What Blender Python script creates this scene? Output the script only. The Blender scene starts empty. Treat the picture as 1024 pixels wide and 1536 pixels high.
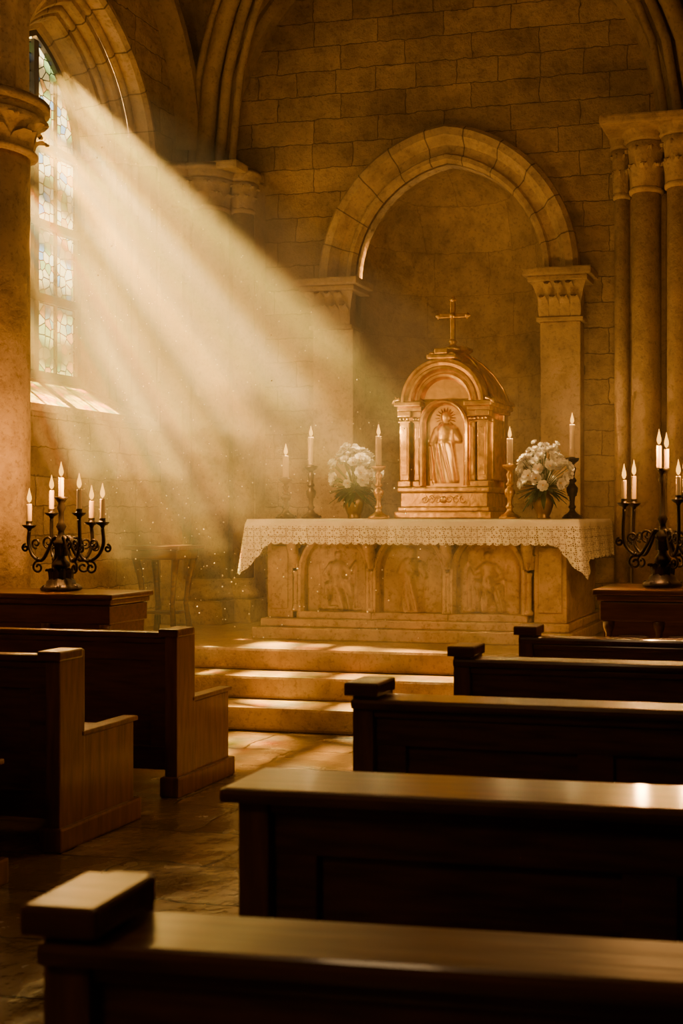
import bpy, bmesh, math, random
from mathutils import Vector, Matrix, noise
random.seed(7)
pi=math.pi
D=bpy.data
SC=bpy.context.scene

# ------------------------------------------------------------------ materials
def newmat(name):
    m=D.materials.new(name); m.use_nodes=True
    nt=m.node_tree; nt.nodes.clear()
    out=nt.nodes.new('ShaderNodeOutputMaterial')
    return m,nt,out
def N(nt,t,**kw):
    n=nt.nodes.new(t)
    for k,v in kw.items():
        if k in n.inputs: n.inputs[k].default_value=v
        else: setattr(n,k,v)
    return n
def math_n(nt,op,a,b=None):
    n=nt.nodes.new('ShaderNodeMath'); n.operation=op
    for i,x in enumerate((a,b)):
        if x is None: continue
        if isinstance(x,(int,float)): n.inputs[i].default_value=x
        else: nt.links.new(x,n.inputs[i])
    return n.outputs[0]
def ramp(nt,fac,stops,interp='LINEAR'):
    r=nt.nodes.new('ShaderNodeValToRGB'); r.color_ramp.interpolation=interp
    e=r.color_ramp.elements
    while len(e)<len(stops): e.new(0.5)
    for i,(p,c) in enumerate(stops):
        e[i].position=p; e[i].color=(c[0],c[1],c[2],1)
    nt.links.new(fac,r.inputs[0]); return r.outputs[0]
def mixc(nt,fac,a,b,mode='MIX'):
    n=nt.nodes.new('ShaderNodeMix'); n.data_type='RGBA'; n.blend_type=mode
    for s,x in ((n.inputs[0],fac),(n.inputs[6],a),(n.inputs[7],b)):
        if isinstance(x,(int,float)): s.default_value=x
        elif isinstance(x,tuple): s.default_value=(x[0],x[1],x[2],1)
        else: nt.links.new(x,s)
    return n.outputs[2]
def coords(nt,axis):
    tc=nt.nodes.new('ShaderNodeTexCoord')
    sp=nt.nodes.new('ShaderNodeSeparateXYZ'); nt.links.new(tc.outputs['Object'],sp.inputs[0])
    cb=nt.nodes.new('ShaderNodeCombineXYZ')
    a={'X':sp.outputs[0],'Y':sp.outputs[1],'Z':sp.outputs[2]}
    nt.links.new(a[axis[0]],cb.inputs[0]); nt.links.new(a[axis[1]],cb.inputs[1])
    return tc.outputs['Object'],cb.outputs[0],sp

def stone(name,axis=None,c1=(.44,.31,.158),c2=(.31,.215,.106),mort=(.19,.13,.062),bw=.66,rh=.235,ms=.006,rough=.85,bump=.9,rad=None,jb=.42):
    m,nt,out=newmat(name); L=nt.links
    bs=N(nt,'ShaderNodeBsdfPrincipled'); bs.inputs['Roughness'].default_value=rough; bs.inputs['Specular IOR Level'].default_value=.25
    L.new(bs.outputs[0],out.inputs[0])
    obj,uv,sp=coords(nt,axis or 'XZ')
    n1=N(nt,'ShaderNodeTexNoise'); n1.inputs['Scale'].default_value=1.1; n1.inputs['Detail'].default_value=5; L.new(obj,n1.inputs['Vector'])
    n2=N(nt,'ShaderNodeTexNoise'); n2.inputs['Scale'].default_value=30; n2.inputs['Detail'].default_value=6; n2.inputs['Roughness'].default_value=.68; L.new(obj,n2.inputs['Vector'])
    n3=N(nt,'ShaderNodeTexNoise'); n3.inputs['Scale'].default_value=7; n3.inputs['Detail'].default_value=9; n3.inputs['Roughness'].default_value=.64; L.new(obj,n3.inputs['Vector'])
    if axis and rad is None:
        br=N(nt,'ShaderNodeTexBrick')
        br.inputs['Scale'].default_value=1; br.inputs['Brick Width'].default_value=bw; br.inputs['Row Height'].default_value=rh
        br.inputs['Mortar Size'].default_value=ms; br.inputs['Mortar Smooth'].default_value=.8; br.inputs['Bias'].default_value=0
        br.inputs['Color1'].default_value=(*c1,1); br.inputs['Color2'].default_value=(*c2,1); br.inputs['Mortar'].default_value=(*mort,1)
        br.squash=.62; br.squash_frequency=3; br.offset=.42
        off=N(nt,'ShaderNodeVectorMath',operation='SCALE'); L.new(n3.outputs['Color'],off.inputs[0]); off.inputs['Scale'].default_value=.07
        ad=N(nt,'ShaderNodeVectorMath',operation='ADD'); L.new(uv,ad.inputs[0]); L.new(off.outputs[0],ad.inputs[1])
        L.new(ad.outputs[0],br.inputs['Vector'])
        col=br.outputs['Color']; mf=br.outputs['Fac']
    elif rad is not None:
        cx,cz,nv=rad
        dx=math_n(nt,'SUBTRACT',sp.outputs[0 if axis!='YZ' else 1],cx); dz=math_n(nt,'MAXIMUM',math_n(nt,'SUBTRACT',sp.outputs[2],cz),0.0)
        an=math_n(nt,'ARCTAN2',dz,dx)
        fr=math_n(nt,'FRACT',math_n(nt,'MULTIPLY',an,nv/pi))
        d=math_n(nt,'ABSOLUTE',math_n(nt,'SUBTRACT',fr,.5))
        mf=math_n(nt,'GREATER_THAN',d,.482)
        col=mixc(nt,mf,c1,mort)
    else:
        col=mixc(nt,n3.outputs['Fac'],c1,c2); mf=None
    v=ramp(nt,n1.outputs['Fac'],[(.3,(.60,.57,.52)),(.7,(1.18,1.15,1.08))])
    col=mixc(nt,1.0,col,v,'MULTIPLY')
    v2=ramp(nt,n3.outputs['Fac'],[(.34,(.68,.65,.60)),(.52,(1,1,1)),(.68,(1.18,1.15,1.09))])
    col=mixc(nt,.9,col,v2,'MULTIPLY')
    v3=ramp(nt,n2.outputs['Fac'],[(.36,(.62,.59,.56)),(.47,(1,1,1))])
    col=mixc(nt,.75,col,v3,'MULTIPLY')
    L.new(col,bs.inputs['Base Color'])
    h=math_n(nt,'ADD',math_n(nt,'MULTIPLY',n2.outputs['Fac'],.6),math_n(nt,'MULTIPLY',n3.outputs['Fac'],1.1))
    if mf is not None: h=math_n(nt,'SUBTRACT',h,math_n(nt,'MULTIPLY',mf,jb))
    bp=N(nt,'ShaderNodeBump'); bp.inputs['Strength'].default_value=bump; bp.inputs['Distance'].default_value=.03
    L.new(h,bp.inputs['Height']); L.new(bp.outputs[0],bs.inputs['Normal'])
    return m

def simple(name,c,rough=.5,metal=0,c2=None,nscale=8,bump=0,coat=0,stretch=None,spec=.5,cr=.15):
    m,nt,out=newmat(name); L=nt.links
    bs=N(nt,'ShaderNodeBsdfPrincipled'); bs.inputs['Roughness'].default_value=rough; bs.inputs['Metallic'].default_value=metal
    bs.inputs['Coat Weight'].default_value=coat; bs.inputs['Coat Roughness'].default_value=cr
    bs.inputs['Specular IOR Level'].default_value=spec
    L.new(bs.outputs[0],out.inputs[0])
    tc=N(nt,'ShaderNodeTexCoord'); mp=N(nt,'ShaderNodeMapping'); L.new(tc.outputs['Object'],mp.inputs[0])
    if stretch: mp.inputs['Scale'].default_value=stretch
    n=N(nt,'ShaderNodeTexNoise'); n.inputs['Scale'].default_value=nscale; n.inputs['Detail'].default_value=6; L.new(mp.outputs[0],n.inputs['Vector'])
    col=ramp(nt,n.outputs['Fac'],[(.3,c),(.7,c2 or c)])
    L.new(col,bs.inputs['Base Color'])
    if bump:
        bp=N(nt,'ShaderNodeBump'); bp.inputs['Strength'].default_value=bump; bp.inputs['Distance'].default_value=.01
        L.new(n.outputs['Fac'],bp.inputs['Height']); L.new(bp.outputs[0],bs.inputs['Normal'])
    return m
def emis(name,c,s):
    m,nt,out=newmat(name); e=N(nt,'ShaderNodeEmission'); e.inputs[0].default_value=(*c,1); e.inputs[1].default_value=s
    nt.links.new(e.outputs[0],out.inputs[0]); return m

M_back=stone('ashlar_back','XZ')
M_left=stone('ashlar_left','YZ')
M_niche=stone('niche_plaster','XZ',c1=(.41,.29,.15),c2=(.34,.24,.123),mort=(.28,.19,.095),jb=.12,bw=.9,rh=.42,bump=.6)
M_vous=stone('voussoir_stone','XZ',c1=(.52,.38,.21),rad=(-3.56,3.77,11),bump=.5)
M_vousL=stone('voussoir_window','YZ',c1=(.52,.38,.21),rad=(8.49,4.75,9),bump=.4)
M_plain=stone('plain_stone',None,c1=(.48,.345,.183),c2=(.37,.26,.135),bump=.55)
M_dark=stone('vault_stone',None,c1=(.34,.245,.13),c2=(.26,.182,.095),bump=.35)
M_step=stone('step_stone',None,c1=(.42,.295,.145),c2=(.29,.20,.095),rough=.40,bump=.5)
M_altar=stone('altar_stone',None,c1=(.56,.41,.225),c2=(.45,.325,.17),bump=.16,rough=.75)
M_wood=simple('dark_walnut',(.055,.020,.006),.34,0,(.125,.048,.014),5,.10,.40,(1,9,9),.5,.10)
M_woodE=simple('walnut_end',(.080,.032,.011),.38,0,(.17,.072,.023),5,.15,.25,(9,9,1))
M_gold=simple('gilded_brass',(.84,.53,.135),.36,1,(.46,.28,.06),16,.5)
M_goldR=simple('gold_relief',(1.0,.66,.19),.42,1,(.80,.50,.13),20,.2)
M_bronze=simple('dark_bronze',(.13,.08,.035),.4,1,(.07,.045,.018),20,.2)
M_iron=simple('blackened_iron',(.016,.011,.007),.42,.6,(.035,.022,.012),20,.2)
M_vase=simple('vase_pewter',(.40,.28,.12),.35,.9,(.24,.16,.07),10,.2)
M_wax,nt,out=newmat('candle_wax')
bs=N(nt,'ShaderNodeBsdfPrincipled'); bs.inputs['Base Color'].default_value=(.36,.24,.095,1); bs.inputs['Roughness'].default_value=.5
bs.inputs['Emission Color'].default_value=(1,.45,.10,1); bs.inputs['Emission Strength'].default_value=.15  # faint emission puts the flame's glow into the wax colour
nt.links.new(bs.outputs[0],out.inputs[0])
M_flame=emis('candle_flame',(1,.43,.045),3.6)
M_petal=simple('white_petal',(.93,.90,.80),.6,0,(.98,.97,.92),12)
M_pist=simple('flower_centre',(.7,.45,.08),.6)
M_leaf=simple('leaf_green',(.05,.085,.022),.5,0,(.10,.14,.04),12)
M_frame=simple('iron_frame',(.05,.035,.022),.5,.3)

# floor
M_floor,nt,out=newmat('flagstone_floor'); L=nt.links
bs=N(nt,'ShaderNodeBsdfPrincipled'); L.new(bs.outputs[0],out.inputs[0])
obj,uv,sp=coords(nt,'XY')
n3=N(nt,'ShaderNodeTexNoise'); n3.inputs['Scale'].default_value=3.5; n3.inputs['Detail'].default_value=8; L.new(obj,n3.inputs['Vector'])
off=N(nt,'ShaderNodeVectorMath',operation='SCALE'); L.new(n3.outputs['Color'],off.inputs[0]); off.inputs['Scale'].default_value=.14
ad=N(nt,'ShaderNodeVectorMath',operation='ADD'); L.new(uv,ad.inputs[0]); L.new(off.outputs[0],ad.inputs[1])
br=N(nt,'ShaderNodeTexBrick'); L.new(ad.outputs[0],br.inputs['Vector'])
for k,v in (('Scale',1),('Brick Width',.75),('Row Height',.46),('Mortar Size',.010),('Mortar Smooth',.5)): br.inputs[k].default_value=v
br.inputs['Color1'].default_value=(.20,.13,.062,1); br.inputs['Color2'].default_value=(.13,.082,.038,1); br.inputs['Mortar'].default_value=(.04,.025,.012,1)
v=ramp(nt,n3.outputs['Fac'],[(.3,(.6,.6,.6)),(.7,(1.2,1.2,1.2))])
L.new(mixc(nt,1.0,br.outputs['Color'],v,'MULTIPLY'),bs.inputs['Base Color'])
rr=ramp(nt,n3.outputs['Fac'],[(.3,(.12,.12,.12)),(.7,(.32,.32,.32))]); L.new(rr,bs.inputs['Roughness'])
h=math_n(nt,'SUBTRACT',math_n(nt,'MULTIPLY',n3.outputs['Fac'],1.2),math_n(nt,'MULTIPLY',br.outputs['Fac'],.6))
bp=N(nt,'ShaderNodeBump'); bp.inputs['Strength'].default_value=.55; bp.inputs['Distance'].default_value=.035; L.new(h,bp.inputs['Height']); L.new(bp.outputs[0],bs.inputs['Normal'])

# stained glass (transparent, coloured cells with lead lines)
M_glass,nt,out=newmat('stained_glass'); L=nt.links
obj,uv,sp=coords(nt,'YZ')
mp=N(nt,'ShaderNodeMapping'); mp.inputs['Scale'].default_value=(14,12,1); L.new(uv,mp.inputs[0])
vo=N(nt,'ShaderNodeTexVoronoi',feature='F1',voronoi_dimensions='2D'); vo.inputs['Scale'].default_value=1; vo.inputs['Randomness'].default_value=.75; L.new(mp.outputs[0],vo.inputs['Vector'])
ve=N(nt,'ShaderNodeTexVoronoi',feature='DISTANCE_TO_EDGE',voronoi_dimensions='2D'); ve.inputs['Scale'].default_value=1; ve.inputs['Randomness'].default_value=.75; L.new(mp.outputs[0],ve.inputs['Vector'])
sc=N(nt,'ShaderNodeSeparateColor'); L.new(vo.outputs['Color'],sc.inputs[0])
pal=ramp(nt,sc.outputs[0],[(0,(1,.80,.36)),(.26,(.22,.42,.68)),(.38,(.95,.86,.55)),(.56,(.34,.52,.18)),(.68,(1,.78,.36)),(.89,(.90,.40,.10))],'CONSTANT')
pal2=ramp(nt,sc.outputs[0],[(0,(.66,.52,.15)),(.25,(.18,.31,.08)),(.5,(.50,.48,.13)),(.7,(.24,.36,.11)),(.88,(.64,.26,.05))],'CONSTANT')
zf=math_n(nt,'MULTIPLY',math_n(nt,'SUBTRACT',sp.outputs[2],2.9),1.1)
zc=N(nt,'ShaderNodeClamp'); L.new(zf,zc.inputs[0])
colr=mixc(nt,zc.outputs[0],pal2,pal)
# dimmer bands put into the glass colour to split the sunbeam into streaks
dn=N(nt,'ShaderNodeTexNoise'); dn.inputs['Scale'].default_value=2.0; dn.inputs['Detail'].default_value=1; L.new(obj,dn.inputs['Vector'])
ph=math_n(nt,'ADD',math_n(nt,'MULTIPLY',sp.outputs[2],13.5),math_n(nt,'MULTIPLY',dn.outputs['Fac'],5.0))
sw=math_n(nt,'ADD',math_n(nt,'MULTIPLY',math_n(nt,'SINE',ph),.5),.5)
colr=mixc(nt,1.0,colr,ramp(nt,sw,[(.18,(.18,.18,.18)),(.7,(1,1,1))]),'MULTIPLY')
lead=math_n(nt,'LESS_THAN',ve.outputs['Distance'],.06)
colr=mixc(nt,lead,colr,(.0,.0,.0))
tr=N(nt,'ShaderNodeBsdfTransparent'); L.new(colr,tr.inputs[0])
L.new(tr.outputs[0],out.inputs[0])

# lace cloth
M_cloth,nt,out=newmat('altar_linen'); L=nt.links
bs=N(nt,'ShaderNodeBsdfPrincipled'); bs.inputs['Base Color'].default_value=(.84,.77,.62,1); bs.inputs['Roughness'].default_value=.9
obj,uv,sp=coords(nt,'XZ')
xy=math_n(nt,'ADD',sp.outputs[0],sp.outputs[1])
cb=N(nt,'ShaderNodeCombineXYZ'); L.new(xy,cb.inputs[0]); L.new(sp.outputs[2],cb.inputs[1])
v1=N(nt,'ShaderNodeTexVoronoi',feature='DISTANCE_TO_EDGE',voronoi_dimensions='2D'); v1.inputs['Scale'].default_value=62; v1.inputs['Randomness'].default_value=.6; L.new(cb.outputs[0],v1.inputs['Vector'])
v2=N(nt,'ShaderNodeTexVoronoi',feature='F1',voronoi_dimensions='2D'); v2.inputs['Scale'].default_value=17; v2.inputs['Randomness'].default_value=.25; L.new(cb.outputs[0],v2.inputs['Vector'])
hole=math_n(nt,'GREATER_THAN',v1.outputs['Distance'],.17)
ring=math_n(nt,'GREATER_THAN',math_n(nt,'ABSOLUTE',math_n(nt,'SUBTRACT',v2.outputs['Distance'],.30)),.13)
hole=math_n(nt,'MULTIPLY',hole,ring)
low=math_n(nt,'LESS_THAN',sp.outputs[2],-.05)
hole=math_n(nt,'MULTIPLY',hole,low)
tr=N(nt,'ShaderNodeBsdfTransparent'); mx=N(nt,'ShaderNodeMixShader')
L.new(math_n(nt,'MULTIPLY',hole,.85),mx.inputs[0]); L.new(bs.outputs[0],mx.inputs[1]); L.new(tr.outputs[0],mx.inputs[2]); L.new(mx.outputs[0],out.inputs[0])

# ------------------------------------------------------------------ builder
class B:
    def __init__(s): s.v=[];s.f=[];s.m=[];s.s=[];s.mats=[]
    def mi(s,mat):
        if mat not in s.mats: s.mats.append(mat)
        return s.mats.index(mat)
    def add(s,vs,fs,mat,smooth=False,M=None):
        o=len(s.v); k=s.mi(mat)
        if M is not None: vs=[M@Vector(v) for v in vs]
        s.v+= [tuple(v) for v in vs]
        for f in fs: s.f.append([i+o for i in f]); s.m.append(k); s.s.append(smooth)
    def box(s,x0,x1,y0,y1,z0,z1,mat,bev=0,M=None):
        vs=[(x,y,z) for x in (x0,x1) for y in (y0,y1) for z in (z0,z1)]
        fs=[(0,1,3,2),(4,6,7,5),(0,4,5,1),(2,3,7,6),(0,2,6,4),(1,5,7,3)]
        if bev<=0: s.add(vs,fs,mat,False,M); return
        bm=bmesh.new(); bv=[bm.verts.new(v) for v in vs]
        for f in fs: bm.faces.new([bv[i] for i in f])
        bmesh.ops.bevel(bm,geom=list(bm.edges),offset=bev,segments=2,profile=.6,affect='EDGES')
        bm.verts.index_update()
        s.add([v.co[:] for v in bm.verts],[[v.index for v in f.verts] for f in bm.faces],mat,False,M); bm.free()
    def lathe(s,prof,c,mat,n=24,smooth=True,sx=1,sy=1,M=None):
        vs=[];fs=[]
        for r,z in prof:
            for i in range(n):
                a=2*pi*i/n; vs.append((c[0]+r*math.cos(a)*sx,c[1]+r*math.sin(a)*sy,c[2]+z))
        for j in range(len(prof)-1):
            for i in range(n):
                k=(i+1)%n; fs.append((j*n+i,j*n+k,(j+1)*n+k,(j+1)*n+i))
        fs.append(tuple(range(n))[::-1]); fs.append(tuple((len(prof)-1)*n+i for i in range(n)))
        s.add(vs,fs,mat,smooth,M)
    def tube(s,pts,rad,mat,n=8,M=None):
        pts=[Vector(p) for p in pts]; m=len(pts)
        if isinstance(rad,(int,float)): rad=[rad]*m
        vs=[];fs=[];up=None
        for i,p in enumerate(pts):
            t=(pts[min(i+1,m-1)]-pts[max(i-1,0)]).normalized()
            if up is None:
                a=Vector((0,0,1)) if abs(t.z)<.9 else Vector((1,0,0))
                up=(a-t*a.dot(t)).normalized()
            else: up=(up-t*up.dot(t)).normalized()
            sd=t.cross(up)
            for k in range(n):
                a=2*pi*k/n; vs.append(p+(up*math.cos(a)+sd*math.sin(a))*rad[i])
        for j in range(m-1):
            for k in range(n):
                q=(k+1)%n; fs.append((j*n+k,j*n+q,(j+1)*n+q,(j+1)*n+k))
        fs.append(tuple(range(n))); fs.append(tuple((m-1)*n+i for i in range(n)))
        s.add(vs,fs,mat,True,M)
    def sphere(s,c,r,mat,n=10,sz=1):
        s.lathe([(max(r*math.sin(pi*i/n),1e-4),-r*sz*math.cos(pi*i/n)) for i in range(n+1)],c,mat,12)
    def grid(s,fn,nu,nv,mat,smooth=True):
        vs=[fn(i/nu,j/nv) for j in range(nv+1) for i in range(nu+1)]
        fs=[(j*(nu+1)+i,j*(nu+1)+i+1,(j+1)*(nu+1)+i+1,(j+1)*(nu+1)+i) for j in range(nv) for i in range(nu)]
        s.add(vs,fs,mat,smooth)
    def done(s,name,origin=(0,0,0),parent=None):
        me=D.meshes.new(name); o=Vector(origin)
        me.from_pydata([tuple(Vector(v)-o) for v in s.v],[],s.f)
        for m in s.mats: me.materials.append(m)
        me.polygons.foreach_set('material_index',s.m); me.polygons.foreach_set('use_smooth',s.s)
        me.update()
        ob=D.objects.new(name,me); SC.collection.objects.link(ob); ob.location=o
        if parent: ob.parent=parent; ob.location=o-parent.location
        return ob
def light(name,loc,e,col=(1,.58,.20),r=.03,parent=None):
    l=D.lights.new(name,'POINT'); l.energy=e; l.color=col; l.shadow_soft_size=r
    o=D.objects.new(name,l); SC.collection.objects.link(o); o.location=loc
    if parent: o.parent=parent; o.location=Vector(loc)-parent.location
    return o

def arch(hw,c,n=14):
    R=hw+c; a1=math.acos(-c/R); L=[]
    for i in range(n+1):
        a=pi+(a1-pi)*i/n; L.append((c+R*math.cos(a),R*math.sin(a)))
    return L+[(-x,y) for x,y in L[-2::-1]]
def arch_loft(b,mp,u0,vs,c,prof,vb,mat,n=14,smooth=False):
    rows=[]
    for hw,w in prof:
        p=arch(hw,c,n)
        row=[(x+u0,y+vs,w) for x,y in p]
        if vb is not None: row=[(-hw+u0,vb,w)]+row+[(hw+u0,vb,w)]
        rows.append(row)
    k=len(rows[0]); V=[mp(*q) for r in rows for q in r]
    F=[(j*k+i,j*k+i+1,(j+1)*k+i+1,(j+1)*k+i) for j in range(len(rows)-1) for i in range(k-1)]
    b.add(V,F,mat,smooth)
def wall_open(b,mp,u0,u1,v0,v1,uc,vs,hw,c,vb,mat):
    def q(a,bb,cc,d): b.add([mp(a,cc,0),mp(bb,cc,0),mp(bb,d,0),mp(a,d,0)],[(0,1,2,3)],mat)
    q(u0,uc-hw,v0,v1); q(uc+hw,u1,v0,v1)
    if vb>v0: q(uc-hw,uc+hw,v0,vb)
    p=arch(hw,c)
    V=[];F=[]
    for x,y in p: V+= [mp(x+uc,y+vs,0),mp(x+uc,v1,0)]
    for i in range(len(p)-1): F.append((2*i,2*i+2,2*i+3,2*i+1))
    b.add(V,F,mat)

YB=10.2; XL=-6.2
mpB=lambda u,v,w:(u,YB-w,v)
mpL=lambda u,v,w:(XL+w,u,v)

# ------------------------------------------------------------------ room shell
b=B(); wall_open(b,mpB,-6.2,-.95,0,8,-3.56,3.77,.93,.16,.51,M_back)
hw,c,dep=.93,.16,.62
rows=[]
for v in (.51,1.5,2.6,3.77): rows.append((v,hw))
R=hw+c; a1=math.acos(c/R)
for i in range(1,15):
    a=a1*i/14; rows.append((3.77+R*math.sin(a),max(R*math.cos(a)-c,.001)))
V=[];F=[];nn=24
for v,w in rows:
    for i in range(nn+1):
        f=pi*i/nn; V.append((-3.56-w*math.cos(f),YB+.12+dep*(w/hw)*math.sin(f),v))
for j in range(len(rows)-1):
    for i in range(nn): F.append((j*(nn+1)+i,j*(nn+1)+i+1,(j+1)*(nn+1)+i+1,(j+1)*(nn+1)+i))
b.add(V,F,M_niche,True)
b.done('wall_back')
b=B()
arch_loft(b,mpB,-3.56,3.77,.16,[(1.28,0),(1.28,.10),(1.24,.15),(1.17,.15),(1.13,.10),(1.10,.06),(1.02,.06),(1.0,.09),(.96,.09),(.93,.04),(.93,-.12)],None,M_vous)
arch_loft(b,mpB,-3.56,3.77,.16,[(.93,.04),(.93,-.12)],.51,M_plain)
b.done('trim_1')

def leafring(b,cx,cy,z,r,h,n,mat,ph=0,out=.5,half=False):
    for i in range(n):
        a=2*pi*i/n+ph
        ca,sa=math.cos(a),math.sin(a)
        wd=r*2*pi/n*.52
        prof=[(0,0,1),(.02,.4,1.05),(.05,.75,.9),(.16*out*2,1.0,.55),(.24*out*2,.93,.25),(.22*out*2,.82,.1)]
        V=[]
        for rr,zz,ww in prof:
            R=r+rr*r*1.6
            for s_,dr in ((-1,-.012),(0,.012),(1,-.012)):
                V.append((cx+(R+dr)*ca-s_*wd*ww*sa,cy+(R+dr)*sa+s_*wd*ww*ca,z+zz*h))
        F=[(j*3+i2,j*3+i2+1,(j+1)*3+i2+1,(j+1)*3+i2) for j in range(len(prof)-1) for i2 in (0,1)]
        b.add(V,F,mat,True)
def capital(b,cx,cy,z0,z1,r,mat,ab=1.75,sq=True):
    h=z1-z0
    b.lathe([(r*1.02,0),(r*1.18,.01),(r*1.2,.035),(r*1.05,.05),(r*1.02,h*.12),(r*1.05,h*.4),(r*1.18,h*.65),(r*1.45,h*.8)],(cx,cy,z0),mat,24)
    leafring(b,cx,cy,z0+h*.10,r*1.04,h*.36,8,mat)
    leafring(b,cx,cy,z0+h*.30,r*1.06,h*.44,8,mat,pi/8)
    A=r*ab
    if sq:
        b.box(cx-A*.92,cx+A*.92,cy-A*.92,cy+A*.92,z1-h*.2,z1-h*.12,mat,.01)
        b.box(cx-A,cx+A,cy-A,cy+A,z1-h*.12,z1,mat,.015)
    else:
        b.lathe([(A*.8,0),(A*.95,.03),(A*.9,.06),(A,.08),(A*1.02,.13),(A*1.02,h*.2)],(cx,cy,z1-h*.2),mat,28)
def shaft(b,cx,cy,z0,z1,r,mat,base=1.6):
    b.box(cx-r*base,cx+r*base,cy-r*base,cy+r*base,z0,z0+.22,mat,.01)
    q=base-.1
    b.lathe([(r*q,0),(r*q,.05),(r*(1+(q-1)*.7),.08),(r*1.15,.11),(r*1.2,.14),(r*1.2,.17),(r,.2)],(cx,cy,z0+.22),mat,24)
    z0+=.42
    b.lathe([(r,0),(r,z1-z0)],(cx,cy,z0),mat,28)

# niche pilasters
b=B()
for x0,x1 in ((-4.90,-4.46),(-2.66,-2.22)):
    b.box(x0+.03,x1-.0 if x0<-3.5 else x1-.03,YB-.16,YB+.13,.51,3.30,M_plain,.012)
    b.box(x0-.02,x1+.02,YB-.22,YB+.05,.51,.85,M_plain,.012)
    h0=3.30
    b.box(x0+.0,x1+.0,YB-.19,YB+.1,h0,h0+.04,M_plain,.01)
    def f(u,v,x0=x0,x1=x1): 
        g=.0+.07*v**2.2
        return (x0+.03-g+(x1-x0-.06+2*g)*u,YB-.17-g,h0+.04+.32*v)
    b.grid(f,4,8,M_plain,True)
    b.box(x0+.03,x1-.03,YB-.165,YB+.1,h0+.04,h0+.36,M_plain)
    for t in range(2):
        for i in range(4-t):
            ux=x0+.07+(i+.5*t)*.10
            V=[];pr=[(0,0,.045),(.012,.4,.052),(.03,.75,.045),(.085,1,.03),(.10,.88,.012)]
            for rr,zz,ww in pr:
                for s_,dr in ((-1,0),(0,.015),(1,0)): V.append((ux+s_*ww,YB-.175-rr-dr-.01*t,h0+.05+t*.12+zz*.17))
            b.add(V,[(j*3+k,j*3+k+1,(j+1)*3+k+1,(j+1)*3+k) for j in range(4) for k in (0,1)],M_plain,True)
    b.box(x0-.06,x1+.06,YB-.28,YB+.1,h0+.35,h0+.40,M_plain,.012)
    b.box(x0-.10,x1+.10,YB-.32,YB+.1,h0+.40,h0+.47,M_plain,.015)
b.done('trim_2')

# left wall with window
b=B(); wall_open(b,mpL,-3,10.2,0,8,8.49,4.75,.88,.45,2.40,M_left); b.done('wall_left')
b=B()
arch_loft(b,mpL,8.49,4.75,.45,[(.98,0),(.98,.05),(.92,.07),(.88,.04),(.88,-.10),(.84,-.13),(.78,-.13),(.76,-.16),(.76,-.26),(.71,-.28),(.68,-.28),(.66,-.31),(.64,-.42),(.60,-.44),(.58,-.50),(.58,-.54)],2.40,M_vousL)
for hw_,w_ in ((.86,-.11),(.74,-.25)):
    p=[(-hw_,-2.2)]+arch(hw_,.45)+[(hw_,-2.2)]
    b.tube([mpL(8.49+x,4.75+y,w_) for x,y in p],.035,M_vousL,8)
b.add([mpL(7.5,2.36,.06),mpL(9.48,2.36,.06),mpL(9.48,2.42,.06),mpL(7.5,2.42,.06),mpL(7.85,2.74,-.54),mpL(9.13,2.74,-.54),mpL(9.48,2.36,0),mpL(7.5,2.36,0)],[(0,1,2,3),(3,2,5,4),(0,1,6,7)],M_plain)
b.done('trim_3')
# window
b=B()
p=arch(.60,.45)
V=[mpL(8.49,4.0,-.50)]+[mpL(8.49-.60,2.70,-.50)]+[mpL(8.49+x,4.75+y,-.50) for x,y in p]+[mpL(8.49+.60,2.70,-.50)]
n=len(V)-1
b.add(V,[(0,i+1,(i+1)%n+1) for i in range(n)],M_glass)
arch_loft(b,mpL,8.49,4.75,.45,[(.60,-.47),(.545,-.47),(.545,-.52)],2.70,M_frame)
b.box(XL-.535,XL-.465,8.46,8.52,2.70,5.6,M_frame)
for z in (2.74,3.41,4.05,4.72): b.box(XL-.54,XL-.46,7.92,9.06,z-.035,z+.035,M_frame)
for y in (8.20,8.78): b.box(XL-.52,XL-.49,y-.008,y+.008,2.70,5.35,M_frame)
b.done('window_1')

# remaining shell
b=B(); b.box(-6.2,3,-3,10.9,-.1,0,M_floor); b.done('floor')
b=B(); b.add([(-.95,10.2,0),(-.95,8,0),(-.95,8,8),(-.95,10.2,8),(3,8,0),(3,8,8),(3,-3,0),(3,-3,8)],[(0,1,2,3),(1,4,5,2),(4,6,7,5)],M_left); b.done('wall_right')
b=B(); b.add([(-6.2,-3,0),(3,-3,0),(3,-3,8),(-6.2,-3,8)],[(0,1,2,3)],M_back); b.done('wall_rear')
b=B()
def fv(u,v):
    x=-6.2+5.25*u; y=6.9+3.3*v
    a=2*u-1; c_=2*v-1
    return (x,y,5.0+2.5*max(math.sqrt(max(0,1-a*a)),math.sqrt(max(0,1-c_*c_))))
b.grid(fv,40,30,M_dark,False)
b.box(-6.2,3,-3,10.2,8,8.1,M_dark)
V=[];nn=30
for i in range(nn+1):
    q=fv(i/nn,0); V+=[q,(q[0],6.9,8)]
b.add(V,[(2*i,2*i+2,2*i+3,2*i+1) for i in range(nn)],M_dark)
b.done('ceiling')
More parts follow.
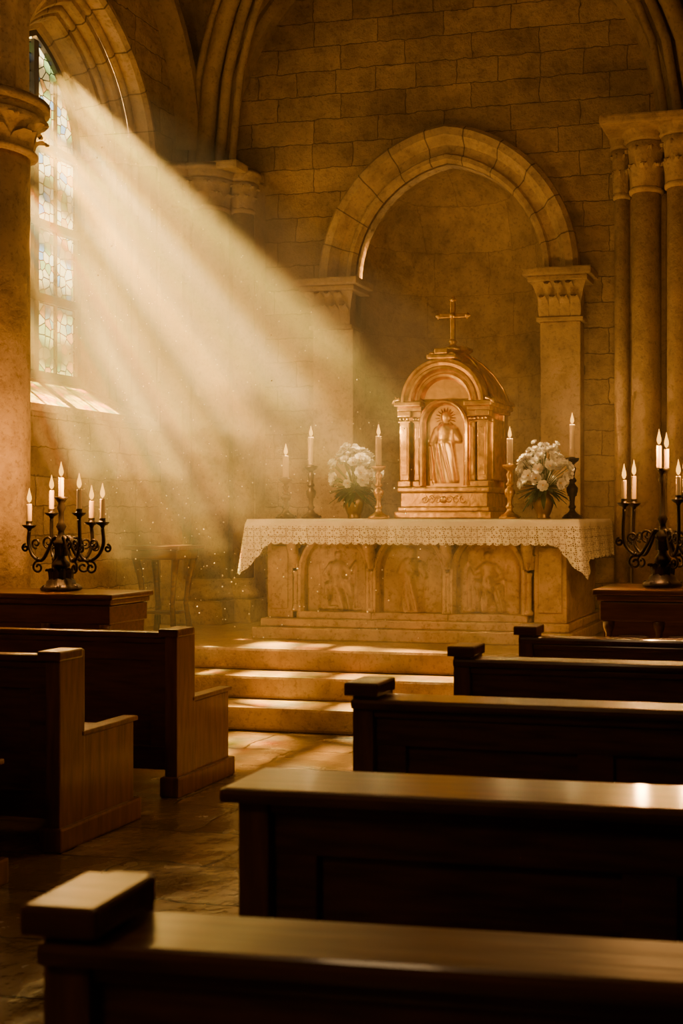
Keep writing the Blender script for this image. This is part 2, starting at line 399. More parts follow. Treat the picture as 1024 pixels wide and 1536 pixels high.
# ribs
b=B()
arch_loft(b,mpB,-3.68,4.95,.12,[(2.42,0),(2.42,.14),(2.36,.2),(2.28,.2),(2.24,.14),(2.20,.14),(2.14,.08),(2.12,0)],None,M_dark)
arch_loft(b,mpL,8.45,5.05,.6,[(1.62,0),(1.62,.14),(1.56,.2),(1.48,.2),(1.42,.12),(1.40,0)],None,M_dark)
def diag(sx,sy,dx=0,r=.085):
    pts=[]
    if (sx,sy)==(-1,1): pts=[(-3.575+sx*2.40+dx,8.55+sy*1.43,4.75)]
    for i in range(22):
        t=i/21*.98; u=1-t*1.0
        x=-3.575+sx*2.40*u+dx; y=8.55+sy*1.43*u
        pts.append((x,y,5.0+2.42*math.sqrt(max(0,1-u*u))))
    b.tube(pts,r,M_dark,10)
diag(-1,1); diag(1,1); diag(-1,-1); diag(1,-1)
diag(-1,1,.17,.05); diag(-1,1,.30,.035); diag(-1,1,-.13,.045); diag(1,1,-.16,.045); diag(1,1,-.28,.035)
b.done('trim_4')

# clustered piers
b=B()
b.box(-6.2,-5.98,9.6,10.2,.51,4.75,M_plain)
b.box(-5.98,-5.45,10.0,10.2,.51,4.75,M_plain)
for cx,cy,r in ((-5.84,9.86,.17),(-5.56,9.98,.10),(-6.04,9.68,.08)):
    shaft(b,cx,cy,.51,4.44,r,M_plain); capital(b,cx,cy,4.42,4.78,r,M_plain,1.6,False)
b.box(-6.2,-5.45,9.65,10.2,4.78,4.86,M_plain,.02)
b.done('clustered_column')
b=B()
b.box(-1.9,-.95,10.02,10.2,.51,4.4,M_plain)
b.box(-1.22,-.95,9.7,10.2,.51,4.4,M_plain)
for cx,cy,r in ((-1.86,10.02,.07),(-1.62,9.90,.13),(-1.30,9.78,.12),(-1.05,9.62,.1)):
    shaft(b,cx,cy,.51,4.4,r,M_plain); capital(b,cx,cy,4.36,4.9,r,M_plain,1.65,False)
b.box(-1.98,-.95,9.55,10.2,4.9,4.98,M_plain,.02)
b.done('clustered_column')
b=B()
shaft(b,-5.905,7.02,0,4.14,.27,M_plain,1.08); capital(b,-5.905,7.02,4.10,4.44,.27,M_plain,1.45,False)
b.box(-6.2,-5.74,6.78,7.26,4.44,6.4,M_plain,.05)
b.tube([(-5.80,7.02,4.44),(-5.78,7.02,5.2),(-5.6,7.02,6.0),(-5.2,7.02,6.6)],.09,M_plain,10)
b.done('column')

# steps
b=B()
for y,z0,z1 in ((7.39,0,.17),(7.73,.17,.34),(8.03,.34,.51)):
    b.box(-6.19,-.96,y,10.19,z0,z1,M_step,.022)
b.done('altar_steps')

# ------------------------------------------------------------------ reliefs
def caps_h(caps,u,v):
    h=0
    for (x0,y0,r0,x1,y1,r1) in caps:
        dx,dy=x1-x0,y1-y0; L2=dx*dx+dy*dy
        t=0 if L2==0 else max(0,min(1,((u-x0)*dx+(v-y0)*dy)/L2))
        r=r0+(r1-r0)*t; d2=(u-x0-dx*t)**2+(v-y0-dy*t)**2
        if d2<r*r:
            k=math.sqrt(r*r-d2)
            h=max(h,k)+.12*min(h,k)
    return h
def saint(k=0):
    s=1 if k%2==0 else -1
    return [(0,.55,.115,-.07*s,.05,.13),(0,.55,.11,.10*s,.05,.09),(0,.5,.12,.02*s,.05,.14),
        (0,.52,.10,0,.70,.125),(-.05,.74,.07,.05,.74,.07),(0,.78,.04,0,.82,.04),(.01*s,.90,.065,.0,.885,.06),(0,.93,.06,0,.93,.06),
        (-.12*s,.72,.06,-.20*s,.55,.05),(-.20*s,.55,.045,-.07*s,.50,.04),(-.17*s,.52,.05,-.15*s,.22,.03),
        (.12*s,.72,.06,.19*s,.60,.05),(.19*s,.60,.045,.07*s,.60,.04),
        (.10*s,.66,.055,.08*s,.56,.05),(.10*s,.765,.043,.10*s,.765,.043),(.06*s,.65,.02,-.01*s,.70,.018),
        (-.26*s,.80,.014,-.22*s,.06,.014)]
def seated(k=0):
    s=1 if k%2==0 else -1
    return [(0,.45,.11,.02*s,.66,.115),(.03*s,.86,.062,.03*s,.85,.058),(.02*s,.76,.035,.02*s,.8,.035),(-.02*s,.40,.11,.20*s,.42,.085),
        (.20*s,.42,.08,.22*s,.06,.055),(.0,.38,.09,.10*s,.06,.065),(.22*s,.05,.035,.30*s,.04,.03),
        (-.09*s,.70,.05,-.20*s,.56,.042),(-.20*s,.56,.038,-.06*s,.48,.034),(.10*s,.69,.05,.22*s,.60,.04),(.22*s,.60,.036,.31*s,.74,.028),
        (-.28*s,.05,.03,.38*s,.03,.03),(-.12*s,.38,.08,-.18*s,.06,.06),(-.24*s,.42,.025,-.24*s,.06,.03),(-.24*s,.42,.02,-.27*s,.72,.018),
        (.32*s,.05,.02,.33*s,.88,.014)]
def relief(b,mp,u0,v0,w,h,base,caps,sc,mat,depth=1.0,nu=60,nv=84,folds=.02):
    def f(a,c_):
        u=(a-.5)*w; v=c_*h
        x=u/sc; y=v/sc
        q=caps_h(caps,x,y)*sc*depth
        if q>0 and y<.55: q+=folds*sc*depth*math.sin(x*58+y*14)*min(1,q/(.05*sc))
        return mp(u0+u,v0+v,base+q)
    b.grid(f,nu,nv,mat,True)

# ------------------------------------------------------------------ altar
b=B(); AY=8.70
mpA=lambda u,v,w:(u,AY-w,v)
b.box(-4.72,-1.99,AY-.10,9.84,.51,.61,M_altar,.012)
b.box(-4.67,-2.03,AY-.05,9.82,.61,.68,M_altar,.015)
b.box(-4.60,-2.09,AY+.06,9.78,.68,1.38,M_altar)
b.box(-4.66,-2.03,AY-.06,9.82,1.42,1.495,M_altar,.01)
b.box(-4.63,-2.06,AY-.02,9.80,1.37,1.42,M_altar,.012)
for x0,x1 in ((-4.63,-4.40),(-2.33,-2.06)):
    b.box(x0,x1,AY,9.8,.68,1.38,M_altar,.01)
    b.box(x0+.04,x1-.04,AY-.012,AY,.76,1.28,M_altar,.006)
centers=(-4.03,-3.37,-2.71)
for i,cx in enumerate(centers):
    arch_loft(b,mpA,cx,1.06,.06,[(.33,-.055),(.33,0.005),(.31,.022),(.29,.022),(.27,-.01),(.27,-.058)],.74,M_altar)
    relief(b,mpA,cx,.745,.50,.58,-.055,(seated(i//2) if i!=1 else saint(1)),.54,M_altar,.95)
    b.box(cx-.33,cx+.33,AY-.01,AY+.06,.68,.74,M_altar,.008)
    for s_ in (-1,1):
        for j in range(3):
            b.sphere((cx+s_*(.27+.02*j),AY+.03,1.31-.055*j),.028-.005*j,M_altar,8,1.2)
for x in (-4.37,-3.70,-3.04,-2.37):
    b.lathe([(.035,0),(.04,.02),(.024,.04),(.022,.30),(.03,.32),(.03,.335)],(x,AY+.0,.74),M_altar,12)
    pts=[]
    for j in range(26):
        t=j/25; a=t*2.2*pi; rr=.05*(1-t*.8)
        pts.append((x,AY-.03-rr*math.cos(a)*.9,1.30+rr*math.sin(a)))
    for dx in (-.035,0,.035): b.tube([(p[0]+dx,p[1],p[2]) for p in pts],.016,M_altar,8)
    b.tube([(x,AY-.06,1.34),(x,AY-.07,1.27),(x,AY-.04,1.19),(x,AY-.015,1.10)],[.045,.05,.04,.02],M_altar,10)
    leafring(b,x,AY-.005,1.10,.035,.12,7,M_altar)
b.done('altar',(-3.37,9.2,.51))

# altar cloth
b=B(); X0,X1,Y0,Y1,ZT=-4.76,-1.94,AY-.10,9.86,1.502
b.grid(lambda u,v:(X0+(X1-X0)*u,Y0+(Y1-Y0)*v,ZT),20,8,M_cloth)
step=.012
def seg(p,q):
    n=int(math.dist(p,q)/step); return [(p[0]+(q[0]-p[0])*i/n,p[1]+(q[1]-p[1])*i/n) for i in range(n)]
path=seg((X0,Y1),(X0,Y0))+seg((X0,Y0),(X1,Y0))+seg((X1,Y0),(X1,Y1))+[(X1,Y1)]
ls=Y1-Y0; lf=X1-X0
nrow=10; V=[]
for i,(x,y) in enumerate(path):
    s=i*step
    dl=abs(s-ls); dr=abs(s-ls-lf)
    pk=max(0,1-min(dl,dr)/.22)**1.3
    side=s<ls or s>ls+lf
    drop=(.30 if side else .185)+pk*(.26 if not side else .13)
    drop+=abs(math.sin(s*pi/.075))**.7*.022
    if s<ls: nx,ny=-1,0
    elif s>ls+lf: nx,ny=1,0
    else: nx,ny=0,-1
    if min(dl,dr)<.1:
        sx=-1 if dl<dr else 1
        t=.5+.5*(min(dl,dr)/.1)*(1 if side else -1)
        nx,ny=sx*t,-(1-t); q=math.hypot(nx,ny); nx/=q; ny/=q
    for j in range(nrow+1):
        t=j/nrow
        o=.012+.03*t+ (.026*math.sin(s*19+2*math.sin(s*3))*t)*(1 if not side else .8)+pk*.05*t
        o=o if t>0 else 0
        V.append((x+nx*o,y+ny*o,ZT-drop*t))
F=[(i*(nrow+1)+j,i*(nrow+1)+j+1,(i+1)*(nrow+1)+j+1,(i+1)*(nrow+1)+j) for i in range(len(path)-1) for j in range(nrow)]
b.add(V,F,M_cloth,True)
b.done('altar_cloth',(-3.35,9.2,1.5))

# ------------------------------------------------------------------ tabernacle
b=B(); T0,T1=-3.66,-2.80; TC=(T0+T1)/2; TY=9.10; TB=9.74; Z=1.505
G=M_gold
mpT=lambda u,v,w:(u,TY-w,v)
b.box(T0,T1,TY-.02,TB+.02,Z,Z+.06,G,.012)
b.box(T0+.025,T1-.025,TY+.0,TB,Z+.06,Z+.10,G,.01)
b.box(T0+.045,T1-.045,TY+.02,TB-.02,Z+.10,Z+.22,G,.006)
b.box(T0+.02,T1-.02,TY-.005,TB+.005,Z+.22,Z+.27,G,.015)
z0=Z+.27; z1=2.42
b.box(T0+.09,T1-.09,TY+.10,TB-.03,z0,z1+.05,G)
for s_ in (-1,1):
    for dx,rw in ((.345,.045),(.245,.03)):
        x=TC+s_*dx
        yy=TY+.05 if dx>.3 else TY+.07
        b.box(x-rw-.012,x+rw+.012,yy-rw-.012,yy+rw+.06,z0,z0+.05,G,.006)
        b.box(x-rw,x+rw,yy-rw,yy+rw+.05,z0+.05,z1-.09,G,.01)
        b.box(x-rw*.55,x+rw*.55,yy-rw-.006,yy-rw,z0+.10,z1-.14,G,.003)
        b.box(x-rw-.008,x+rw+.008,yy-rw-.008,yy+rw+.05,z1-.10,z1-.085,G,.004)
        b.box(x-rw-.015,x+rw+.015,yy-rw-.015,yy+rw+.05,z1-.05,z1,G,.008)
        for t in (-1,0,1): b.sphere((x+t*rw*.7,yy-rw-.008,z1-.068),.014,G,6)
    xa,xb=(TC-.43,TC-.19) if s_<0 else (TC+.19,TC+.43)
    b.box(xa+.02,xb-(.02 if s_>0 else 0),TY-.0,TB+.0,z1,z1+.035,G,.008)
    b.box(xa,xb,TY-.03,TB+.02,z1+.035,z1+.08,G,.012)
    x=TC+s_*.345
    b.box(x-.045,x+.045,TB-.13,TB-.01,z0,z1,G,.01)
    b.box(TC+s_*.39-.01,TC+s_*.39+.01,TY+.14,TB-.16,z0+.06,z1-.06,G,.008)
za=z1+.07
def ring(prof,cc=0.0,vb=None,mat=G,n=16,sm=False): arch_loft(b,mpT,TC,za,cc,prof,vb,mat,n,sm)
ring([(.375,-.60),(.375,.0),(.365,.03),(.345,.03),(.335,.01),(.31,.005),(.30,.02),(.28,.02),(.27,-.0),(.265,-.03),(.25,-.03),(.24,-.02),(.22,-.03),(.20,-.09)])
b.grid(lambda u,v:(TC-.375+.75*u,TB-.03,za+v*math.sqrt(max(0,.1406-(.75*u-.375)**2))),20,4,G)
arch_loft(b,mpT,TC,2.30,0,[(.215,-.04),(.215,.0),(.20,.012),(.185,.0),(.175,-.02),(.17,-.06)],z0+.01,G)
V=[mpT(TC,2.2,-.085)]+[mpT(TC-.26,z0,-.085)]+[mpT(TC+x,za-.02+y,-.085) for x,y in arch(.26,0)]+[mpT(TC+.26,z0,-.085)]
n=len(V)-1
b.add(V,[(0,i+1,(i+1)%n+1) for i in range(n)],M_goldR)
relief(b,mpT,TC,z0+.03,.34,.64,-.082,saint(0),.62,M_goldR,.62,60,100)
for i in range(18):
    a=2*pi*i/18; b.tube([mpT(TC+.055*math.cos(a),z0+.585+.055*math.sin(a),-.07),mpT(TC+.09*math.cos(a),z0+.585+.09*math.sin(a),-.075)],[.006,.002],M_goldR,5)
for s_ in (-1,1):
    for q in (0,1,2):
        pts=[]
        for j in range(22):
            t=j/21; a=t*2.6*pi; rr=.032*(1-.75*t)
            pts.append(mpT(TC+s_*(.05+.06*q)+s_*rr*math.cos(a+q),Z+.16+rr*math.sin(a+q),-.018))
        b.tube(pts,.007,M_goldR,6)
b.sphere((TC,TY+.012,Z+.16),.03,M_goldR,8)
# hipped concave roof behind the arch
zr=z1+.08
prof=[(.44,.0),(.43,.035),(.385,.05),(.345,.16),(.27,.28),(.18,.37),(.11,.42),(.09,.45),(.115,.47),(.115,.495),(.06,.51)]
V=[];F=[];yc=(TY+TB)/2+.06
for r,h in prof:
    hy=r/.44*.30
    for sx,sy in ((-1,-1),(1,-1),(1,1),(-1,1)): V.append((TC+sx*r,yc+sy*hy,zr+h))
for j in range(len(prof)-1):
    for k in range(4): F.append((j*4+k,j*4+(k+1)%4,(j+1)*4+(k+1)%4,(j+1)*4+k))
F.append(tuple((len(prof)-1)*4+k for k in range(4)))
b.add(V,F,G)
for sx,sy in ((-1,-1),(1,-1),(1,1)):
    b.tube([(TC+sx*r,yc+sy*r/.44*.30,zr+h) for r,h in prof[2:7]],.013,G,6)
for j in range(8): b.box(T1-.075,T1-.045,TY+.06+j*.075,TY+.09+j*.075,z1+.0,z1+.035,G)
for s_ in (-1,1):
    pts=[]
    for j in range(24):
        t=j/23; a=-.5*pi+t*2.2*pi; rr=.04*(1-.75*t)
        pts.append((TC+s_*(.09-rr*math.cos(a)),TY-.02,za+.385+rr*math.sin(a)))
    b.tube(pts,.012,G,8)
    b.tube([(TC+s_*.38,TY-.0,za+.03),(TC+s_*.44,TY-.0,za+.01),(TC+s_*.42,TY-.0,za+.05)],[.02,.03,.015],G,8)
b.box(TC-.13,TC+.13,TY-.05,TY+.14,za+.36,za+.40,G,.012)
b.box(TC-.06,TC+.06,TY-.055,TY+.14,za+.40,za+.45,G,.012)
cz=zr+.49
b.lathe([(.06,0),(.065,.02),(.035,.04),(.025,.06),(.04,.075),(.02,.10)],(TC,yc-.12,cz-.03),G,16)
b.box(TC-.020,TC+.020,yc-.136,yc-.104,cz+.04,cz+.40,G,.006)
b.box(TC-.125,TC+.125,yc-.136,yc-.104,cz+.252,cz+.292,G,.006)
for x,z in ((-.13,.272),(.13,.272),(0,.41)):
    b.sphere((TC+x,yc-.12,cz+z),.024,G,8)
    for a in (0,1,2,3): b.sphere((TC+x+.018*math.cos(a*pi/2),yc-.12,cz+z+.018*math.sin(a*pi/2)),.013,G,6)
b.sphere((TC,yc-.13,cz+.272),.03,G,8)
b.done('tabernacle',(TC,9.4,Z))

# ------------------------------------------------------------------ candles
def candle(b,x,y,z,h,r=.02,k=1.0):
    b.lathe([(r*.95,0),(r,.01),(r,h-.008),(r*.92,h),(r*.4,h-.004)],(x,y,z),M_wax,14)
    b.tube([(x,y,z+h-.005),(x+.001,y,z+h+.014)],.0018,M_iron,5)
    b.lathe([(.001,0),(.0085*k,.009),(.013*k,.024),(.0115*k,.042),(.006*k,.066),(.001,.095)],(x,y,z+h+.006),M_flame,10)
def candlestick(name,x,y,hs,hc,mat,fat=1,e=21):
    b=B(); z=1.505; H=hs
    p=[(.085,0),(.088,.012),(.075,.02),(.07,.03),(.045,.045),(.03,.06),(.022,.08),(.03,.09),(.034,.10),(.022,.115)]
    m=(H-.115-.06)
    for t,r in ((.08,.016),(.2,.02),(.32,.036),(.42,.038),(.5,.022),(.54,.016),(.58,.028),(.62,.028),(.68,.015),(.8,.02),(.9,.026),(.96,.016),(1,.014)): p.append((r*fat*1.15,.115+m*t))
    p+=[(.03,H-.05),(.055,H-.03),(.062,H-.012),(.058,H-.008),(.03,H-.012),(.026,H)]
    b.lathe(p,(x,y,z),mat,22)
    for i in range(3):
        a=2*pi*i/3+.5; b.sphere((x+.078*math.cos(a),y+.078*math.sin(a),z+.014),.014,mat,6)
    leafring(b,x,y,z+.115+m*.22,.024*fat,m*.22,6,mat)
    candle(b,x,y,z+H-.005,hc,.025,1.25)
    o=b.done(name,(x,y,z))
    light('candle_light',(x,y,z+H+hc+.05),e,parent=o)
candlestick('candlestick',-4.545,8.86,.35,.19,M_bronze)
candlestick('candlestick',-4.50,9.24,.47,.25,M_bronze)
candlestick('candlestick',-3.745,8.95,.45,.25,M_gold)
candlestick('candlestick',-2.585,8.90,.45,.21,M_gold)
candlestick('candlestick',-2.16,9.32,.52,.28,M_iron,1.15)

def candelabra(name,x,y,z,H,arms,mat,ctr,e):
    b=B()
    b.lathe([(.12,0),(.125,.015),(.11,.03),(.09,.04),(.085,.06),(.05,.085),(.03,.11),(.028,.13),(.05,.15),(.055,.17),(.03,.20),(.02,.24),(.024,.27),(.045,.29),(.05,.31),(.024,.34),(.018,.38),(.032,.41),(.018,.44),(.016,H-.1),(.028,H-.07),(.018,H-.04),(.03,H-.02),(.045,H)],(x,y,z),mat,20)
    for i in range(6):
        a=2*pi*i/6; b.sphere((x+.105*math.cos(a),y+.105*math.sin(a),z+.02),.018,mat,6)
    leafring(b,x,y,z+.04,.06,.1,8,mat); leafring(b,x,y,z+.22,.03,.09,6,mat)
    for (dx,dy,h,hc) in arms:
        pts=[];L=math.hypot(dx,dy); ux,uy=dx/L,dy/L
        P=[(.015,.33),(.22*L,.34),(.42*L,.25),(.62*L,.19),(.88*L,.22),(1.02*L,.30),(L,h-.03)]
        Q=[P[0]]+P+[P[-1]]
        for k in range(1,len(Q)-2):
            for t in [q/6 for q in range(6)]:
                a0,a1,a2,a3=Q[k-1],Q[k],Q[k+1],Q[k+2]
                c_=[.5*((2*a1[i])+(-a0[i]+a2[i])*t+(2*a0[i]-5*a1[i]+4*a2[i]-a3[i])*t*t+(-a0[i]+3*a1[i]-3*a2[i]+a3[i])*t**3) for i in (0,1)]
                pts.append(c_)
        pts.append(P[-1])
        b.tube([(x+ux*r,y+uy*r,z+zz) for r,zz in pts],.0115,mat,8)
        for (r0,zc,R,sg) in ((.40*L,.31,.042,1),(.72*L,.145,.042,-1),(.78*L,.30,.034,1),(1.12*L,.27,.026,-1)):
            sp_=[]
            for j in range(24):
                t=j/23; a=-pi/2*sg+t*2.5*pi*sg; rr=R*(1-.78*t)
                sp_.append((x+ux*(r0+rr*math.cos(a)),y+uy*(r0+rr*math.cos(a)),z+zc+rr*math.sin(a)))
            b.tube(sp_,.0075,mat,6)
        b.sphere((x+ux*L*.72,y+uy*L*.72,z+.195),.017,mat,6)
        cx,cy=x+dx,y+dy
        b.lathe([(.01,-.03),(.016,-.015),(.03,-.008),(.042,.004),(.044,.010),(.02,.006),(.019,.03),(.021,.034)],(cx,cy,z+h),mat,14)
        candle(b,cx,cy,z+h+.028,hc,.0155,1.1)
    for (dx,dy,hc) in ctr: candle(b,x+dx,y+dy,z+H-.002,hc,.0155,1.1)
    o=b.done(name,(x,y,z)); 
    light('candle_light',(x-.12,y-.05,z+H+.16),e,(1,.46,.12),parent=o); light('candle_light',(x+.16,y-.05,z+H+.14),e,(1,.46,.12),parent=o)
candelabra('candelabra',-4.875,6.44,1.055,.60,[(-.235,.0,.41,.12),(-.17,.13,.49,.13),(.205,-.10,.49,.13),(.12,.14,.43,.12),(.30,.0,.43,.13)],M_iron,[(0,0,.13)],58)
candelabra('candelabra',-1.02,6.84,1.105,.72,[(-.235,-.02,.50,.12),(-.20,.13,.50,.15),(.11,-.10,.52,.12),(.23,.02,.54,.15),(.12,.13,.54,.13)],M_iron,[(-.022,0,.14),(.022,.01,.12)],46)

# ------------------------------------------------------------------ vases of flowers
def bouquet(name,x,y,seed):
    b=B(); z=1.505
    b.lathe([(.055,0),(.06,.01),(.05,.02),(.065,.05),(.085,.11),(.09,.15),(.08,.18),(.055,.205),(.055,.215),(.07,.235),(.066,.235),(.045,.21)],(x,y,z),M_vase,24)
    rnd=random.Random(seed)
    def flower(c,nrm,s):
        nrm=nrm.normalized(); a=Vector((0,0,1)) if abs(nrm.z)<.9 else Vector((1,0,0))
        t=nrm.cross(a).normalized(); q=nrm.cross(t)
        for layer,(k,tilt,ln) in enumerate(((6,.35,1),(5,.9,.75),(4,1.25,.5))):
            for i in range(k):
                an=2*pi*i/k+layer*.5+rnd.random()*.3
                d=t*math.cos(an)+q*math.sin(an); e=nrm.cross(d)
                V=[]
                for v,w in ((0,.15),(.35,.42),(.7,.5),(1,.25)):
                    r=s*ln*v
                    base=c+d*r*math.cos(tilt*(1-.4*v))+nrm*(r*math.sin(tilt)+.1*s*v*v)
                    for sg in (-1,0,1): V.append(base+e*sg*w*s*ln*.9+nrm*(abs(sg)*.14*s*v))
                b.add(V,[(j*3+m,j*3+m+1,(j+1)*3+m+1,(j+1)*3+m) for j in range(3) for m in (0,1)],M_petal,True)
        b.sphere(c+nrm*s*.2,s*.16,M_pist,6)
    C=Vector((x,y,z+.37))
    for i in range(58):
        u=rnd.random()*2*pi; cz=rnd.uniform(-.45,1); sr=math.sqrt(1-cz*cz)
        d=Vector((math.cos(u)*sr,math.sin(u)*sr,cz))
        k=rnd.uniform(.9,1.14)
        p=C+Vector((d.x*.20*k,d.y*.17*k,d.z*.19*k))
        flower(p,d+Vector((0,-.2,.2)),rnd.uniform(.036,.058))
        b.tube([Vector((x,y,z+.22)),(C+p)/2-Vector((0,0,.05)),p],.0025,M_leaf,4)
    for i in range(10):
        a=rnd.uniform(0,2*pi); p=C+Vector((math.cos(a)*.12,math.sin(a)*.08,.19+rnd.random()*.07))
        flower(p,Vector((math.cos(a),math.sin(a),1)),.028); b.tube([C,p],.0025,M_leaf,4)
    for i in range(70):
        a=rnd.uniform(0,2*pi); el=rnd.uniform(-.7,.6); Ln=rnd.uniform(.12,.25)
        d=Vector((math.cos(a)*math.cos(el),math.sin(a)*math.cos(el),math.sin(el)))
        st=C-Vector((0,0,.12)); e=d.cross(Vector((0,0,1))).normalized()
        V=[]
        for v,w in ((0,.1),(.3,.8),(.6,1),(.85,.55),(1,.03)):
            base=st+d*Ln*v-Vector((0,0,.05*v*v))
            for sg in (-1,0,1): V.append(base+e*sg*w*.022+Vector((0,0,.006*abs(sg))))
        b.add(V,[(j*3+m,j*3+m+1,(j+1)*3+m+1,(j+1)*3+m) for j in range(4) for m in (0,1)],M_leaf,True)
    b.done(name,(x,y,z))
bouquet('vase_of_white_flowers',-4.03,9.10,4)
bouquet('vase_of_white_flowers',-2.36,9.12,9)

# ------------------------------------------------------------------ pews
def pew(x0,x1,y,h=.93,cap=True,depth=.56,rail=.12,over=.0,cph=.05,rot=0):
    b=B(); W=M_wood; E=M_woodE
    b.box(x0+.05,x1-.05,y+.04,y+.075,.16,h-.03,W)
    b.box(x0+.05,x1-.05,y+.015,y+.05,h-.16,h-.035,W,.006)
    b.box(x0+.05,x1-.05,y+.015,y+.05,.14,.27,W,.006)
    n=max(2,int((x1-x0)/.75)); 
    for i in range(n+1):
        xx=x0+.12+(x1-x0-.24)*i/n
        b.box(xx-.06,xx+.06,y+.018,y+.048,.25,h-.15,W,.005)
    b.box(x0-over,x1+over,y-.02-(rail-.12)*.3,y+rail-.02,h-.035,h,W,.012)
    b.box(x0+.02,x1-.02,y-.0,y+rail-.04,h-.065,h-.035,W,.008)
    b.box(x0+.03,x1-.03,y+.07,y+depth-.03,.455,.49,W,.01)
    b.box(x0+.05,x1-.05,y+depth-.12,y+depth-.09,.30,.455,W)
    for xe in (x0,x1):
        a=xe if xe==x0 else xe-.075
        b.box(a,a+.075,y-.01,y+.17,.0,h+(cph if cap else -.03),E,.008)
        b.box(a+.006,a+.069,y+.15,y+depth,.06,.50,E,.008)
        b.box(a-.006,a+.081,y+.15,y+depth+.02,.50,.525,E,.008)
        b.box(a-.02,a+.095,y-.03,y+depth+.03,.0,.11,E,.012)
        if cap:
            c0,c1=(a-.02,a+.10) if xe==x0 else (a-.025,a+.095)
            b.box(c0,c1,y-.035,y+.13,h+cph-.035,h+cph+.01,W,.008)
    o=b.done('pew',(x0,y,0)); o.rotation_euler=(0,0,math.radians(rot)); return o
pew(-6.10,-3.50,5.58,.90,True,.54,.08,0,.01)
pew(-6.10,-3.46,4.57,.90,True,.56,.08,0,.01)
pew(-6.10,-3.40,3.55,.90,True,.56,.08,0,.01)
pew(-6.10,-3.40,2.50,.90,True,.56,.08,0,.01)
pew(-1.13,2.2,1.46,.93,True,.5,.15,0,.045,3.0)
pew(-1.33,2.2,2.37,.93,False,.5,.20,.03,.05,1.5)
pew(-1.58,2.2,3.56,.93,True,.5,.15,0,.045)
pew(-1.59,2.2,4.62,.93,True,.5,.13,0,.045)
pew(-1.55,2.2,5.50,.93,True,.5,.11,0,.045)

# ------------------------------------------------------------------ side cabinets, stand
def cabinet(x0,x1,y0,y1,h):
    b=B(); W=M_wood
    b.box(x0,x1,y0,y1,h-.035,h,W,.01); b.box(x0+.02,x1-.02,y0+.02,y1-.01,h-.07,h-.035,W,.01)
    b.box(x0+.06,x1-.06,y0+.06,y1-.02,.08,h-.07,W)
    b.box(x0+.03,x1-.03,y0+.03,y1,.0,.10,W,.012)
    b.box(x0+.04,x1-.04,y0+.035,y1-.01,h-.19,h-.075,W,.008)
    n=max(1,round((x1-x0)/.5)); 
    for i in range(n+1):
        xx=x0+.09+(x1-x0-.18)*i/n
        b.lathe([(.035,0),(.038,.03),(.022,.05),(.03,.12),(.034,.25),(.024,h*.55),(.02,h-.36),(.034,h-.33),(.036,h-.29)],(xx,y0+.06,.10),W,14)
        if i<n:
            xn=x0+.09+(x1-x0-.18)*(i+1)/n
            b.box(xx+.06,xn-.06,y0+.045,y0+.07,.18,h-.27,M_woodE,.012); b.box(xx+.10,xn-.10,y0+.035,y0+.05,.24,h-.33,W,.01)
    b.done('side_cabinet',((x0+x1)/2,(y0+y1)/2,0))
cabinet(-5.75,-4.34,6.20,6.64,1.05)
cabinet(-1.40,-.62,6.56,7.12,1.10)
b=B(); sx,sy=-5.42,8.45
b.box(sx-.25,sx+.25,sy-.2,sy+.2,1.25,1.285,M_wood,.01)
b.box(sx-.21,sx+.21,sy-.16,sy+.16,1.17,1.25,M_wood,.01)
for i in (-1,1):
    for j in (-1,1):
        b.tube([(sx+i*.18,sy+j*.13,1.18),(sx+i*.15,sy+j*.11,1.0),(sx+i*.13,sy+j*.10,.8),(sx+i*.16,sy+j*.12,.515)],[.032,.024,.020,.026],M_wood,8)
b.box(sx-.13,sx+.13,sy-.1,sy+.1,.72,.74,M_wood,.005)
b.done('credence_stand',(sx,sy,.512))

# ------------------------------------------------------------------ haze where the sun enters (denser volumes added along the beam, stepped to fade it)
LAMP=Vector((-10.5,10.0,8.7))
def volmat(name,d):
    m,nt,out=newmat(name)
    vs=N(nt,'ShaderNodeVolumeScatter'); vs.inputs['Density'].default_value=d; vs.inputs['Anisotropy'].default_value=.4; vs.inputs['Color'].default_value=(1,.86,.60,1)
    nt.links.new(vs.outputs[0],out.inputs['Volume']); return m
root=D.objects.new('dusty_air',None); SC.collection.objects.link(root)
def hull(zmin,dens,k):
    V=[]
    for (y,z) in ((7.75,2.45),(9.2,2.45),(9.2,5.9),(7.75,5.9)):
        p=Vector((-6.75,y,z)); d=(p-LAMP)
        V.append(LAMP+d*((-6.19-LAMP.x)/d.x))
        t=min((-1.9-.5*k-LAMP.x)/d.x,(zmin-LAMP.z)/d.z); V.append(LAMP+d*t)
    bm=bmesh.new()
    for v in V: bm.verts.new(v)
    bmesh.ops.convex_hull(bm,input=list(bm.verts))
    me=D.meshes.new('dust'); bm.to_mesh(me); bm.free(); me.materials.append(volmat('dust_haze',dens))
    o=D.objects.new('dust_%d'%k,me); SC.collection.objects.link(o); o.parent=root
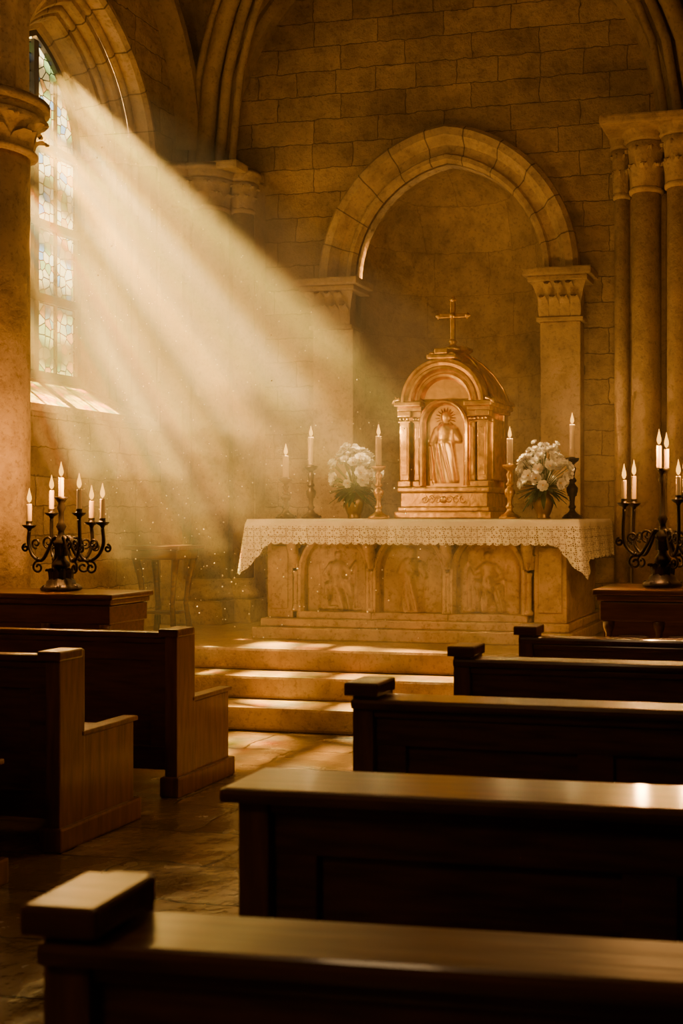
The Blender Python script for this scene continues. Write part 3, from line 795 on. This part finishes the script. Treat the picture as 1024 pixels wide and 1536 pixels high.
hull(.9,.035,0); hull(1.9,.08,1.5)
b=B(); b.box(-6.18,-.97,6.9,10.17,.52,5.0,volmat('thin_haze',.018)); b.done('haze',(0,0,0),root)
# dust motes
b=B(); rnd=random.Random(3)
M_mote=simple('mote',(.95,.85,.65),.8)
for i in range(900):
    q=Vector((-6.7,rnd.uniform(8.0,9.0),rnd.uniform(2.7,5.5))); d=q-LAMP
    t=rnd.uniform((-6.0-LAMP.x)/d.x,(-2.6-LAMP.x)/d.x); p=LAMP+d*t
    if p.z<.7: continue
    r=rnd.choice((.003,.0045,.0065))
    b.add([p+Vector(v)*r for v in ((1,0,0),(-1,0,0),(0,1,0),(0,-1,0),(0,0,1),(0,0,-1))],[(0,2,4),(2,1,4),(1,3,4),(3,0,4),(2,0,5),(1,2,5),(3,1,5),(0,3,5)],M_mote)
b.done('dust_motes',(0,0,0),root)

# ------------------------------------------------------------------ lights
l=D.lights.new('sun_beam','SPOT'); l.energy=290000; l.color=(1,.67,.28); l.spot_size=math.radians(42); l.spot_blend=.1; l.shadow_soft_size=.11
o=D.objects.new('sun_beam',l); SC.collection.objects.link(o); o.location=LAMP
o.rotation_euler=(Vector((-6.7,8.49,4.1))-LAMP).to_track_quat('-Z','Y').to_euler()
light('fill_light',(-3.0,5.2,6.3),54,(1,.62,.28),.4)  # unseen soft fill added to lift the chancel walls
light('fill_light',(-2.2,-1.5,4.2),60,(1,.58,.25),.4)  # fill added behind the camera to brighten the pew backs
w=D.worlds.new('World'); SC.world=w; w.use_nodes=True
bg=w.node_tree.nodes['Background']; bg.inputs[0].default_value=(1,.88,.62,1); bg.inputs[1].default_value=5.0

cam=D.cameras.new('camera'); co=D.objects.new('camera',cam); SC.collection.objects.link(co); SC.camera=co
co.location=(0,0,1.55); co.rotation_euler=(pi/2,0,math.radians(12))
cam.lens=39.84; cam.sensor_width=36; cam.shift_x=-.2454; cam.shift_y=.0013
cam.clip_start=.05
cam.dof.use_dof=True; cam.dof.focus_distance=9.3; cam.dof.aperture_fstop=4.5
